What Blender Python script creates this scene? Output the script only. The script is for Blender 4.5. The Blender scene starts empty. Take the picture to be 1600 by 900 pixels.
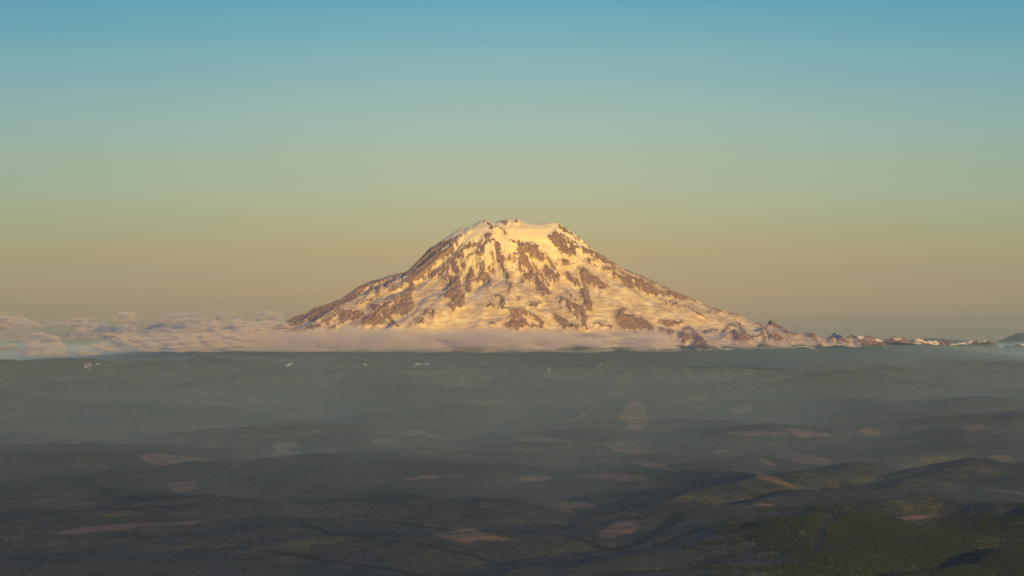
import bpy, math, random
import numpy as np

# ------------------------------------------------------------------ camera, sky, sun, exposure
scene = bpy.context.scene
COL = scene.collection
F = 4444.0            # focal length in pixels of the 1600 px wide photograph
CAMZ = 2600.0         # metres above sea level
EYE = 475.0           # photograph row of the eye level
MY = 60000.0          # distance of the mountain

cam_d = bpy.data.cameras.new("camera")
cam = bpy.data.objects.new("camera", cam_d)
COL.objects.link(cam)
cam_d.sensor_width = 36.0
cam_d.lens = 36.0 * F / 1600.0
cam_d.clip_start = 10.0
cam_d.clip_end = 400000.0
cam.location = (0, 0, CAMZ)
cam.rotation_euler = (math.radians(90) + math.atan((EYE - 450.0) / F), 0, 0)
scene.camera = cam

SUN_EL, SUN_AZ = 7.5, 162.0       # azimuth clockwise from +Y (the view direction)
sd = bpy.data.lights.new("sun", 'SUN')
sd.energy = 3.75
sd.angle = math.radians(0.5)
sd.color = (1.0, 0.585, 0.05)
sun = bpy.data.objects.new("sun", sd)
COL.objects.link(sun)
e, a = math.radians(SUN_EL), math.radians(SUN_AZ)
from mathutils import Vector
sdir = Vector((math.sin(a) * math.cos(e), math.cos(a) * math.cos(e), math.sin(e)))
sun.rotation_euler = sdir.to_track_quat('Z', 'Y').to_euler()
sun.location = (20000, -20000, 9000)

world = bpy.data.worlds.new("World")
scene.world = world
world.use_nodes = True
wt = world.node_tree
wt.nodes.clear()


def srgb(r, g, b):
    f = lambda c: (c / 255 / 12.92) if c / 255 <= 0.04045 else ((c / 255 + 0.055) / 1.055) ** 2.4
    return (f(r), f(g), f(b), 1.0)


def wn(t, **kw):
    n = wt.nodes.new(t)
    for k, v in kw.items():
        setattr(n, k, v)
    return n


out = wn('ShaderNodeOutputWorld')
bg = wn('ShaderNodeBackground')
bg.inputs['Strength'].default_value = 0.05
sky = wn('ShaderNodeTexSky', sky_type='NISHITA')
sky.sun_disc = False
sky.sun_elevation = e
sky.sun_rotation = a
sky.altitude = 2000
sky.dust_density = 2.0
tc = wn('ShaderNodeTexCoord')
sep = wn('ShaderNodeSeparateXYZ')
wt.links.new(tc.outputs['Generated'], sep.inputs[0])
# evening sky by elevation: smog brown at the horizon, straw, sea green, then blue
mp = wn('ShaderNodeMapping')
mp.inputs['Scale'].default_value = (1.6, 1.6, 120.0)
wt.links.new(tc.outputs['Generated'], mp.inputs['Vector'])
nz = wn('ShaderNodeTexNoise')
nz.inputs['Scale'].default_value = 1.0
nz.inputs['Detail'].default_value = 3.0
wt.links.new(mp.outputs[0], nz.inputs['Vector'])
ma = wn('ShaderNodeMath', operation='MULTIPLY_ADD')
wt.links.new(nz.outputs['Fac'], ma.inputs[0])
ma.inputs[1].default_value = 0.013
wt.links.new(sep.outputs['Z'], ma.inputs[2])
mr = wn('ShaderNodeMapRange')
mr.inputs['From Min'].default_value = -0.03
mr.inputs['From Max'].default_value = 1.0
wt.links.new(ma.outputs[0], mr.inputs['Value'])
pw = wn('ShaderNodeMath', operation='POWER')
pw.inputs[1].default_value = 0.5
wt.links.new(mr.outputs[0], pw.inputs[0])
ramp = wn('ShaderNodeValToRGB')
wt.links.new(pw.outputs[0], ramp.inputs['Fac'])
SKY = [  # photograph row (elevation), linear sky radiance as seen behind the haze
    (545, (140, 116, 92)), (500, (172, 138, 96)), (450, (200, 156, 99)), (400, (198, 167, 114)), (370, (191, 173, 122)),
    (300, (183, 186, 147)), (200, (163, 188, 175)), (100, (134, 180, 183)), (0, (92, 165, 186)),
]
el = ramp.color_ramp.elements
pts = []
for v, c in SKY:
    z = (EYE - v) / F + 0.0065
    pts.append((math.sqrt(max(0, (z + 0.03) / 1.03)), srgb(*c)))
pts.append((math.sqrt((0.35 + 0.03) / 1.03), srgb(38, 106, 186)))
pts.append((1.0, srgb(28, 86, 176)))
while len(el) > 1:
    el.remove(el[-1])
el[0].position, el[0].color = pts[0]
for p, c in pts[1:]:
    q = el.new(p)
    q.color = c
k10 = wn('ShaderNodeVectorMath', operation='SCALE')
k10.inputs['Scale'].default_value = 10.0
# sky colour deepens to both sides: part evening sky, part lens vignetting put in
ab = wn('ShaderNodeMath', operation='ABSOLUTE')
wt.links.new(sep.outputs['X'], ab.inputs[0])
mz = wn('ShaderNodeMapRange', interpolation_type='SMOOTHSTEP')
mz.inputs['From Max'].default_value = 0.20
wt.links.new(ab.outputs[0], mz.inputs['Value'])
dk = wn('ShaderNodeMix', data_type='RGBA')
wt.links.new(mz.outputs[0], dk.inputs['Factor'])
dk.inputs['A'].default_value = (1, 1, 1, 1)
dk.inputs['B'].default_value = (0.76, 0.87, 0.93, 1)
mu = wn('ShaderNodeMix', data_type='RGBA', blend_type='MULTIPLY')
mu.inputs['Factor'].default_value = 1.0
wt.links.new(ramp.outputs['Color'], mu.inputs['A'])
wt.links.new(dk.outputs['Result'], mu.inputs['B'])
wt.links.new(mu.outputs['Result'], k10.inputs[0])
mx = wn('ShaderNodeMix', data_type='RGBA')
mx.inputs['Factor'].default_value = 0.93
wt.links.new(sky.outputs['Color'], mx.inputs['A'])
wt.links.new(k10.outputs[0], mx.inputs['B'])
wt.links.new(mx.outputs['Result'], bg.inputs['Color'])
wt.links.new(bg.outputs[0], out.inputs['Surface'])

scene.view_settings.view_transform = 'Standard'
scene.view_settings.look = 'None'
scene.view_settings.exposure = 1.0
scene.view_settings.gamma = 1.0
scene.view_settings.use_curve_mapping = False
cy = scene.cycles
cy.use_denoising = True
cy.max_bounces = 10
cy.volume_bounces = 8
cy.diffuse_bounces = 2
cy.transparent_max_bounces = 96
HAZE_DENSITY = 3.1e-6
HAZE_COLOR = (0.36, 0.64, 1.0, 1)
HAZE_ANISO = 0.0

# ------------------------------------------------------------------ helpers


def at(u, v, y):
    """photograph pixel -> world point at distance y"""
    return ((u - 800.0) * y / F, y, CAMZ + (EYE - v) * y / F)


def _hash(ix, iy, seed):
    h = (ix.astype(np.int64) * 374761393 + iy.astype(np.int64) * 668265263 + seed * 1274126177) & 0xffffffff
    h = ((h ^ (h >> 13)) * 1274126177) & 0xffffffff
    h = ((h ^ (h >> 16)) * 2246822519) & 0xffffffff
    return (h ^ (h >> 15)) & 0xffffffff


def gnoise(x, y, seed=0):
    ix, iy = np.floor(x), np.floor(y)
    fx, fy = x - ix, y - iy
    ux, uy = fx * fx * fx * (fx * (fx * 6 - 15) + 10), fy * fy * fy * (fy * (fy * 6 - 15) + 10)

    def g(dx, dy):
        h = _hash(ix + dx, iy + dy, seed).astype(np.float64) / 4294967296.0 * 2 * np.pi
        return np.cos(h) * (fx - dx) + np.sin(h) * (fy - dy)
    n0 = g(0, 0) * (1 - ux) + g(1, 0) * ux
    n1 = g(0, 1) * (1 - ux) + g(1, 1) * ux
    return (n0 * (1 - uy) + n1 * uy) * 1.5


def fbm(x, y, octv=5, seed=0, gain=0.5, lac=2.03):
    s, a_, t = 0, 1.0, 0
    for o in range(octv):
        s = s + a_ * gnoise(x * lac ** o + 17.3 * o, y * lac ** o - 9.1 * o, seed + o)
        t += a_
        a_ *= gain
    return s / t


def ridged(x, y, octv=5, seed=0, gain=0.5, lac=2.07):
    s, a_, t = 0, 1.0, 0
    for o in range(octv):
        s = s + a_ * (1 - np.abs(gnoise(x * lac ** o + 31.7 * o, y * lac ** o + 3.3 * o, seed + o)) * 1.6)
        t += a_
        a_ *= gain
    return s / t - 0.6


def sstep(a_, b, x):
    t = np.clip((x - a_) / (b - a_), 0, 1)
    return t * t * (3 - 2 * t)


def poly_sd(px, py, poly):
    """signed distance (positive inside)"""
    P = np.array(poly, dtype=float)
    d = np.full(px.shape, 1e18)
    ins = np.zeros(px.shape, bool)
    n = len(P)
    for i in range(n):
        ax, ay = P[i]
        bx, by = P[(i + 1) % n]
        ex, ey = bx - ax, by - ay
        L = ex * ex + ey * ey + 1e-9
        t = np.clip(((px - ax) * ex + (py - ay) * ey) / L, 0, 1)
        dd = (px - ax - t * ex) ** 2 + (py - ay - t * ey) ** 2
        d = np.minimum(d, dd)
        c = (ay > py) != (by > py)
        xi = ax + (py - ay) * ex / (ey if abs(ey) > 1e-9 else 1e-9)
        ins ^= c & (px < xi)
    return np.where(ins, 1, -1) * np.sqrt(d)


def line_sd(px, py, pts_, w):
    d = np.full(px.shape, 1e18)
    for (ax, ay), (bx, by) in zip(pts_[:-1], pts_[1:]):
        ex, ey = bx - ax, by - ay
        L = ex * ex + ey * ey + 1e-9
        t = np.clip(((px - ax) * ex + (py - ay) * ey) / L, 0, 1)
        d = np.minimum(d, (px - ax - t * ex) ** 2 + (py - ay - t * ey) ** 2)
    return w * 0.5 - np.sqrt(d)


def union(px, py, polys, lines=(), pad=6):
    s = np.full(px.shape, -99.0)
    for kind, items in (('p', polys), ('l', lines)):
        for it in items:
            P = np.array(it if kind == 'p' else it[0], float)
            m = (px > P[:, 0].min() - pad) & (px < P[:, 0].max() + pad) & (py > P[:, 1].min() - pad) & (py < P[:, 1].max() + pad)
            if not m.any():
                continue
            v = poly_sd(px[m], py[m], it) if kind == 'p' else line_sd(px[m], py[m], it[0], it[1])
            s[m] = np.maximum(s[m], v)
    return s


def grid_mesh(name, X, Y, Z, mat, attrs=None, smooth=True):
    nr, nc = X.shape
    me = bpy.data.meshes.new(name)
    co = np.stack([X, Y, Z], -1).reshape(-1, 3).astype(np.float32)
    idx = np.arange(nr * nc).reshape(nr, nc)
    q = np.stack([idx[:-1, :-1], idx[:-1, 1:], idx[1:, 1:], idx[1:, :-1]], -1).reshape(-1, 4).astype(np.int32)
    me.vertices.add(len(co))
    me.vertices.foreach_set('co', co.ravel())
    me.loops.add(q.size)
    me.loops.foreach_set('vertex_index', q.ravel())
    me.polygons.add(len(q))
    me.polygons.foreach_set('loop_start', np.arange(0, q.size, 4, dtype=np.int32))
    me.polygons.foreach_set('use_smooth', np.full(len(q), smooth))
    me.update(calc_edges=True)
    for k, v in (attrs or {}).items():
        at_ = me.attributes.new(k, 'FLOAT', 'POINT')
        at_.data.foreach_set('value', v.astype(np.float32).ravel())
    me.materials.append(mat)
    o = bpy.data.objects.new(name, me)
    COL.objects.link(o)
    return o


def tri_mesh(name, co, faces, mat, attrs=None, smooth=False):
    me = bpy.data.meshes.new(name)
    k = faces.shape[1]
    me.vertices.add(len(co))
    me.vertices.foreach_set('co', co.astype(np.float32).ravel())
    me.loops.add(faces.size)
    me.loops.foreach_set('vertex_index', faces.astype(np.int32).ravel())
    me.polygons.add(len(faces))
    me.polygons.foreach_set('loop_start', np.arange(0, faces.size, k, dtype=np.int32))
    me.polygons.foreach_set('use_smooth', np.full(len(faces), smooth))
    me.update(calc_edges=True)
    for kk, v in (attrs or {}).items():
        at_ = me.attributes.new(kk, 'FLOAT', 'POINT')
        at_.data.foreach_set('value', v.astype(np.float32).ravel())
    me.materials.append(mat)
    o = bpy.data.objects.new(name, me)
    COL.objects.link(o)
    return o


class NT:
    def __init__(self, name):
        self.m = bpy.data.materials.new(name)
        self.m.use_nodes = True
        self.t = self.m.node_tree
        self.t.nodes.clear()
        self.out = self.t.nodes.new('ShaderNodeOutputMaterial')

    def n(self, t, **kw):
        x = self.t.nodes.new(t)
        for k, v in kw.items():
            setattr(x, k, v)
        return x

    def put(self, sock, v):
        if hasattr(v, 'is_output'):
            self.t.links.new(v, sock)
        else:
            sock.default_value = v

    def attr(self, name):
        return self.n('ShaderNodeAttribute', attribute_name=name).outputs['Fac']

    def math(self, op, *a_, clamp=False):
        x = self.n('ShaderNodeMath', operation=op, use_clamp=clamp)
        for i, v in enumerate(a_):
            self.put(x.inputs[i], v)
        return x.outputs[0]

    def ss(self, x, lo, hi):
        r = self.n('ShaderNodeMapRange', interpolation_type='SMOOTHSTEP')
        self.put(r.inputs['Value'], x)
        r.inputs['From Min'].default_value = lo
        r.inputs['From Max'].default_value = hi
        return r.outputs[0]

    def noise(self, scale, detail=4, vec=(1, 1, 1), rough=0.55, dist=0.0):
        g = self.n('ShaderNodeNewGeometry')
        mp_ = self.n('ShaderNodeMapping')
        mp_.inputs['Scale'].default_value = vec
        self.t.links.new(g.outputs['Position'], mp_.inputs['Vector'])
        x = self.n('ShaderNodeTexNoise')
        self.t.links.new(mp_.outputs[0], x.inputs['Vector'])
        x.inputs['Scale'].default_value = scale
        x.inputs['Detail'].default_value = detail
        x.inputs['Roughness'].default_value = rough
        x.inputs['Distortion'].default_value = dist
        return x.outputs['Fac']

    def mix(self, f, a_, b):
        x = self.n('ShaderNodeMix', data_type='RGBA')
        self.put(x.inputs['Factor'], f)
        self.put(x.inputs['A'], a_)
        self.put(x.inputs['B'], b)
        return x.outputs['Result']

    def surface(self, color, rough=0.9, spec=0.2):
        p = self.n('ShaderNodeBsdfPrincipled')
        self.put(p.inputs['Base Color'], color)
        self.put(p.inputs['Roughness'], rough)
        p.inputs['Specular IOR Level'].default_value = spec
        self.t.links.new(p.outputs[0], self.out.inputs['Surface'])
        return p

    def bump(self, p, h, strength, dist):
        b = self.n('ShaderNodeBump')
        b.inputs['Strength'].default_value = strength
        b.inputs['Distance'].default_value = dist
        self.t.links.new(h, b.inputs['Height'])
        self.t.links.new(b.outputs[0], p.inputs['Normal'])


def volume_mat(name, color, density, aniso):
    m = NT(name)
    p = m.n('ShaderNodeVolumePrincipled')
    p.inputs['Color'].default_value = color
    p.inputs['Density'].default_value = density
    p.inputs['Density Attribute'].default_value = ""
    p.inputs['Temperature Attribute'].default_value = ""
    p.inputs['Anisotropy'].default_value = aniso
    m.t.links.new(p.outputs[0], m.out.inputs['Volume'])
    return m.m


# ------------------------------------------------------------------ materials
def mountain_material():
    m = NT("snow_and_rock")
    rock = m.attr('rock')
    low = m.attr('forest')
    n1 = m.noise(0.02, 5, (1, 1, 0.55), 0.65)
    n2 = m.noise(0.006, 5, (1, 1, 0.5), 0.6)
    n3 = m.noise(0.05, 3)
    f = m.math('ADD', rock, m.math('MULTIPLY', m.math('SUBTRACT', n1, 0.5), 0.75))
    f = m.ss(f, 0.42, 0.60)
    rockc = m.mix(m.ss(n2, 0.35, 0.65), (0.25, 0.158, 0.135, 1), (0.36, 0.238, 0.185, 1))
    rockc = m.mix(m.ss(n3, 0.35, 0.7), rockc, (0.20, 0.138, 0.128, 1))
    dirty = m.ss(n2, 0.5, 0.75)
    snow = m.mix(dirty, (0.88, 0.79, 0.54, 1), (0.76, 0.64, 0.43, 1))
    dust_shade = m.attr('dust_shade')
    snow = m.mix(m.math('MULTIPLY', dust_shade, m.ss(n2, 0.15, 0.7)), snow, (0.50, 0.37, 0.25, 1))  # dirt and shade of the lower snow, both painted into its colour
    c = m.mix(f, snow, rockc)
    lf = m.ss(m.math('ADD', low, m.math('MULTIPLY', m.math('SUBTRACT', n2, 0.5), 1.0)), 0.42, 0.58)
    c = m.mix(lf, c, (0.050, 0.060, 0.055, 1))
    p = m.surface(c, 0.85, 0.15)
    m.bump(p, n1, 0.25, 18.0)
    return m.m


def terrain_material():
    m = NT("forested_hills")
    clear = m.attr('clearing')
    snow = m.attr('snow')
    grass = m.attr('regrowth')
    n1 = m.noise(0.004, 6, (1, 1, 1), 0.6)
    n2 = m.noise(0.0009, 4, (1, 1, 1), 0.55)
    n3 = m.noise(0.03, 4, (1, 1, 1), 0.6)
    forest = m.mix(m.ss(n2, 0.35, 0.65), (0.054, 0.060, 0.046, 1), (0.082, 0.078, 0.054, 1))
    stand = m.noise(0.0045, 3, (1, 0.3, 1), 0.5)
    forest = m.mix(m.math('MULTIPLY', m.ss(stand, 0.52, 0.57), 0.7), forest, (0.105, 0.094, 0.062, 1))
    forest = m.mix(m.ss(n3, 0.38, 0.62), forest, (0.030, 0.042, 0.044, 1))
    g = m.ss(m.math('ADD', grass, m.math('MULTIPLY', m.math('SUBTRACT', n1, 0.5), 1.2)), 0.40, 0.62)
    c = m.mix(g, forest, (0.105, 0.098, 0.062, 1))
    n5 = m.noise(0.010, 5, (1, 0.35, 1), 0.65)
    f = m.math('MULTIPLY', m.ss(m.math('ADD', clear, m.math('MULTIPLY', m.math('SUBTRACT', n5, 0.5), 1.3)), 0.28, 0.85), 0.68)
    cc = m.mix(m.ss(n1, 0.4, 0.62), (0.21, 0.148, 0.105, 1), (0.16, 0.122, 0.084, 1))
    c = m.mix(f, c, cc)
    c = m.mix(m.math('MULTIPLY', m.attr('valley_shade'), 0.62), c, (0.006, 0.010, 0.013, 1))  # valley shade painted near black into the ground colour
    s = m.ss(m.math('ADD', snow, m.math('ADD', m.math('MULTIPLY', m.math('SUBTRACT', n1, 0.5), 0.6), m.math('MULTIPLY', m.math('SUBTRACT', n3, 0.5), 1.4))), 0.50, 0.62)
    c = m.mix(s, c, (0.55, 0.55, 0.55, 1))
    p = m.surface(c, 0.95, 0.1)
    m.bump(p, n3, 0.5, 12.0)
    return m.m


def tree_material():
    m = NT("shaded_conifer_foliage")
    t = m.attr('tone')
    c = m.mix(t, (0.012, 0.021, 0.030, 1), (0.025, 0.030, 0.038, 1))  # blue-dark tone also paints in the shade of the lower-right slopes
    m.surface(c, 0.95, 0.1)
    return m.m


M_MOUNT = mountain_material()
M_TERR = terrain_material()
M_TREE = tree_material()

# ------------------------------------------------------------------ ground sheet
Z_Y = np.array([-40, 0, 15, 20, 25, 30, 35, 40, 45, 49, 51.5, 54, 60, 75, 100, 160]) * 1000.0
Z_Z = np.array([420, 450, 520, 560, 600, 650, 740, 850, 1050, 1330, 1530, 1500, 1350, 1000, 600, 0.0])


def zbase(y):
    return np.interp(y, Z_Y, Z_Z)


def ground_pt(u, v):
    """where the sight line of a photograph pixel meets the mean ground"""
    ys = np.linspace(15000, 52000, 4000)
    vv = EYE + (CAMZ - zbase(ys)) * F / ys
    y = float(np.interp(-v, -vv, ys))
    return ((u - 800.0) * y / F, y)


def gp(poly):
    return [ground_pt(*p) for p in poly]


# hills with a crest line of their own: (crest points as photo columns/rows on the mean ground, height, half width m)
RIDGES = [
    ([(1500, 700), (1580, 680), (1680, 672)], 150, 1500),
    ([(1150, 800), (1290, 765), (1420, 742), (1500, 735), (1620, 740), (1700, 745)], 160, 1000),
    ([(1240, 850), (1330, 818), (1450, 806), (1560, 815), (1640, 830)], 190, 520),
    ([(1480, 670), (1560, 640), (1660, 630)], 170, 1900),
    ([(60, 830), (200, 800), (340, 785), (480, 790)], 70, 600),
    ([(150, 742), (260, 728), (360, 722)], 60, 700),
    ([(430, 850), (560, 845), (700, 868)], 50, 450),
    ([(700, 845), (780, 838), (860, 850)], 60, 420),
    ([(1000, 880), (1150, 842), (1260, 860)], 70, 500),
]
VALLEYS = [
    ([(1120, 800), (1200, 785), (1290, 775), (1400, 740), (1480, 722)], 110, 380),
    ([(1270, 870), (1300, 835), (1380, 800), (1450, 790)], 80, 260),
    ([(1240, 905), (1330, 892), (1440, 880), (1530, 855), (1620, 850)], 110, 330),
    ([(420, 858), (470, 860), (540, 876), (600, 884), (690, 900)], 42, 170),
    ([(470, 815), (520, 830), (590, 850), (700, 865), (800, 876), (860, 880)], 36, 160),
    ([(820, 840), (880, 845), (960, 858), (1020, 838), (1060, 812)], 36, 160),
    ([(900, 880), (1000, 858), (1100, 836), (1180, 832)], 40, 170),
    ([(330, 812), (420, 808), (500, 806), (570, 800)], 36, 200),
    ([(0, 812), (80, 808), (170, 804), (300, 795)], 36, 200),
    ([(150, 760), (180, 776), (230, 785), (300, 782)], 45, 230),
    ([(0, 865), (60, 866), (130, 855)], 40, 200),
    ([(560, 800), (620, 812), (720, 822), (790, 828)], 28, 150),
    ([(910, 900), (980, 893), (1090, 890), (1150, 870)], 34, 150),
]


def ground_z(x, y):
    z = zbase(y)
    wx = x + 900 * fbm(x / 5200, y / 5200, 3, 11)
    wy = y + 900 * fbm(x / 5200, y / 5200, 3, 12)
    far = sstep(20000, 50000, y)
    amp = 65 + 45 * far
    hills = np.abs(gnoise(wx / 3600, wy / 5200, 21)) * 1.7 + 0.45 * np.abs(gnoise(wx / 1500, wy / 2100, 22)) * 1.7
    z = z + amp * (hills - 0.75)
    # spurs and gullies
    z = z + (22 + 30 * far) * ridged(wx / 900, wy / 1100, 4, 31)
    z = z + 10 * fbm(x / 260, y / 260, 3, 41)
    # rougher, taller hills below the snow mountain
    z = z + sstep(38000, 48000, y) * 90 * ridged(wx / 3000, wy / 3600, 5, 51, 0.55)
    z = z + sstep(45500, 49500, y) * (1 - sstep(53000, 56000, y)) * 130 * (ridged(wx / 1100, wy / 1500, 5, 52, 0.55) + 0.1)
    near = y < 56000
    for L, sgn in ((RIDGES, 1), (VALLEYS, -1)):
        for pts_, h, w in L:
            G = gp(pts_)
            G2 = np.array(G)
            m = (y > G2[:, 1].min() - 3.2 * w) & (y < G2[:, 1].max() + 3.2 * w) & (x > G2[:, 0].min() - 3.2 * w) & (x < G2[:, 0].max() + 3.2 * w)
            if not m.any():
                continue
            xs, ys = x[m] + 0.25 * w * fbm(x[m] / (w * 1.2), y[m] / (w * 1.2), 3, 61), y[m]
            d = -line_sd(xs, ys, G, 0.0)
            if sgn > 0:
                z[m] += h * np.exp(-(d / w) ** 1.6)
            else:
                z[m] -= (1.4 if w >= 300 else 0.25) * h * np.maximum(0, 1 - d / (w * 1.6)) ** 1.5
    return z


# logging clearings, traced on the ground
CLEAR = [
    [(672, 833), (690, 829), (712, 829), (733, 826), (755, 830), (780, 838), (815, 842), (790, 846), (745, 845), (720, 848), (700, 841), (680, 838)],
    [(1177, 738), (1184, 735), (1200, 741), (1215, 747), (1232, 755), (1248, 764), (1225, 758), (1200, 751), (1182, 747)],
    [(968, 655), (975, 636), (988, 624), (1003, 628), (1010, 640), (1008, 652), (1017, 662), (1000, 671), (970, 671), (985, 662)],
    [(885, 660), (905, 650), (925, 637), (937, 634), (920, 648), (898, 659)],
    [(795, 683), (830, 681), (870, 684), (905, 690), (870, 692), (820, 689)],
    [(896, 743), (930, 738), (965, 738), (1000, 744), (1038, 753), (1005, 751), (975, 752), (930, 748)],
    [(985, 721), (1020, 724), (1045, 729), (1062, 736), (1035, 734), (1000, 727)],
    [(870, 786), (900, 784), (930, 787), (928, 797), (900, 795), (880, 792)],
    [(930, 838), (960, 815), (985, 811), (1003, 820), (985, 832), (960, 842)],
    [(425, 695), (440, 690), (460, 691), (472, 697), (450, 702), (472, 708), (440, 717), (418, 714), (430, 704)],
    [(262, 755), (280, 751), (308, 753), (306, 764), (285, 771), (268, 766)],
    [(80, 833), (120, 826), (190, 818), (250, 817), (330, 812), (300, 820), (230, 823), (180, 828), (120, 835)],
    [(215, 710), (250, 708), (290, 713), (340, 719), (290, 722), (240, 728), (225, 722)],
    [(585, 685), (610, 684), (628, 690), (600, 695), (580, 692)],
    [(622, 678), (640, 671), (662, 672), (690, 682), (712, 691), (685, 686), (655, 679), (635, 681)],
    [(1200, 713), (1240, 706), (1275, 712), (1308, 720), (1290, 727), (1250, 724), (1225, 716)],
    [(1132, 676), (1160, 672), (1220, 675), (1240, 680), (1180, 681), (1140, 680)],
    [(1228, 668), (1260, 672), (1290, 676), (1300, 681), (1250, 684), (1235, 677)],
    [(1140, 640), (1165, 630), (1182, 632), (1170, 643), (1150, 648)],
    [(1340, 672), (1358, 666), (1380, 678), (1362, 684), (1348, 680)],
    [(1500, 668), (1530, 662), (1545, 668), (1520, 674)],
    [(1545, 712), (1570, 710), (1592, 722), (1590, 727), (1565, 722)],
    [(1560, 768), (1590, 766), (1600, 771), (1575, 773)],
    [(625, 746), (660, 743), (700, 743), (680, 748), (640, 750)],
    [(808, 746), (835, 742), (868, 745), (850, 751), (820, 751)],
    [(940, 694), (985, 690), (1020, 696), (1000, 708), (960, 706)],
    [(1400, 808), (1435, 804), (1465, 807), (1440, 811), (1410, 811)],
    [(1530, 762), (1560, 764), (1600, 772), (1565, 771), (1540, 767)],
    [(1175, 790), (1195, 787), (1212, 790), (1195, 793)],
    [(1180, 718), (1192, 716), (1215, 726), (1205, 728)],
    [(1110, 704), (1130, 702), (1145, 706), (1125, 710)],
]
GREEN = [
    [(700, 800), (760, 770), (860, 765), (900, 800), (870, 830), (760, 820)],
    [(1330, 790), (1420, 780), (1520, 790), (1500, 812), (1400, 815)],
    [(600, 700), (700, 695), (780, 705), (740, 725), (640, 722)],
    [(0, 780), (120, 770), (260, 790), (200, 810), (60, 815)],
    [(1380, 735), (1480, 722), (1560, 735), (1500, 760), (1420, 762)],
    [(850, 790), (890, 805), (900, 840), (870, 835), (852, 812)],
]
SNOW_LOW = [
    [(131, 556), (142, 552), (150, 558), (140, 575), (130, 576)],
    [(166, 560), (175, 556), (180, 559), (172, 563)],
    [(236, 562), (246, 556), (249, 560), (242, 564)],
    [(368, 556), (380, 552), (392, 554), (380, 559)],
    [(460, 556), (472, 550), (470, 558)],
    [(1012, 566), (1020, 561), (1028, 562), (1022, 568)],
    [(1046, 558), (1056, 551), (1062, 556), (1050, 561)],
    [(1196, 560), (1202, 548), (1210, 556), (1220, 562), (1208, 563)],
    [(1236, 556), (1241, 549), (1243, 560), (1240, 570), (1237, 562)],
    [(1250, 551), (1262, 548), (1280, 550), (1283, 554), (1258, 556)],
    [(852, 580), (857, 572), (861, 578), (857, 583)],
    [(560, 566), (575, 560), (582, 566), (572, 574)],
    [(655, 570), (672, 566), (680, 572), (664, 578)],
    [(118, 560), (126, 556), (132, 561), (124, 565)], [(146, 566), (156, 562), (160, 568), (150, 572)], [(134, 576), (144, 573), (148, 578), (138, 580)],
    [(150, 555), (158, 552), (163, 556), (155, 559)], [(178, 558), (190, 554), (196, 558), (184, 562)], [(226, 566), (234, 562), (238, 567)],
    [(284, 568), (292, 556), (296, 560), (290, 572)], [(356, 558), (372, 552), (396, 552), (402, 556), (376, 560)], [(424, 564), (430, 556), (436, 560), (430, 568)],
    [(446, 572), (450, 560), (460, 556), (462, 562), (454, 574)], [(500, 570), (508, 562), (514, 568)], [(640, 574), (654, 564), (660, 570), (648, 578)],
    [(690, 560), (704, 552), (710, 555), (698, 563)], [(776, 568), (782, 558), (786, 566), (782, 576)], [(840, 562), (848, 556), (852, 562), (846, 566)],
    [(928, 566), (944, 558), (950, 562), (938, 570)], [(1004, 556), (1010, 551), (1016, 556)], [(1060, 566), (1072, 562), (1078, 566), (1066, 570)],
    [(1088, 556), (1096, 552), (1100, 557), (1092, 560)], [(1128, 572), (1140, 566), (1148, 570), (1136, 576)], [(1174, 566), (1182, 560), (1186, 566), (1180, 572)],
    [(1214, 556), (1222, 550), (1228, 556), (1220, 562)], [(1262, 562), (1270, 556), (1276, 561), (1268, 566)], [(1290, 556), (1300, 551), (1306, 556), (1296, 561)],
]


def valley_shade_attr(x, y, z):  # strips along the valley lines where shade is painted on the ground
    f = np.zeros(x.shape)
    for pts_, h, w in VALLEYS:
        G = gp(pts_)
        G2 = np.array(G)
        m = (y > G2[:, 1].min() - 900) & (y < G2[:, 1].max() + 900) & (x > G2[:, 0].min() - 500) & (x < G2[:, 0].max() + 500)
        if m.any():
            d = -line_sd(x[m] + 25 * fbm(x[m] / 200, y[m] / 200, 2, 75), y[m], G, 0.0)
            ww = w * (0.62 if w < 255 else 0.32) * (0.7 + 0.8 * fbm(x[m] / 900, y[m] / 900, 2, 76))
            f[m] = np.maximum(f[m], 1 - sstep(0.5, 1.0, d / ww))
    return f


def patch_attr(x, y, z, polys, soft_px=2.0, lim=(15000, 53000)):
    """0..1 field of hand-traced patches; outlines live on the mean ground plane"""
    f = np.zeros(x.shape)
    m = (y > lim[0]) & (y < lim[1])
    if not m.any():
        return f
    # ragged edges
    yt = np.linspace(15000, 56000, 3000)
    vt = EYE + (CAMZ - zbase(yt)) * F / yt
    y0 = np.interp(-(EYE + (CAMZ - z[m]) * F / y[m]), -vt, yt)
    x0 = x[m] / y[m] * y0
    xs = x0 + 50 * fbm(x0 / 260, y0 / 700, 3, 71)
    ys = y0 + 200 * fbm(x0 / 260, y0 / 700, 3, 72)
    s = np.full(xs.shape, -1e9)
    for p in polys:
        G = np.array(gp(p))
        b = (xs > G[:, 0].min() - 400) & (xs < G[:, 0].max() + 400) & (ys > G[:, 1].min() - 900) & (ys < G[:, 1].max() + 900)
        if b.any():
            sc = 6.0     # ground is seen flat: weigh depth less
            s[b] = np.maximum(s[b], poly_sd(xs[b], ys[b] / sc, [(q[0], q[1] / sc) for q in G]))
    f[m] = np.clip(0.5 + s / (2 * 22.0), 0, 1)
    return f


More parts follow.
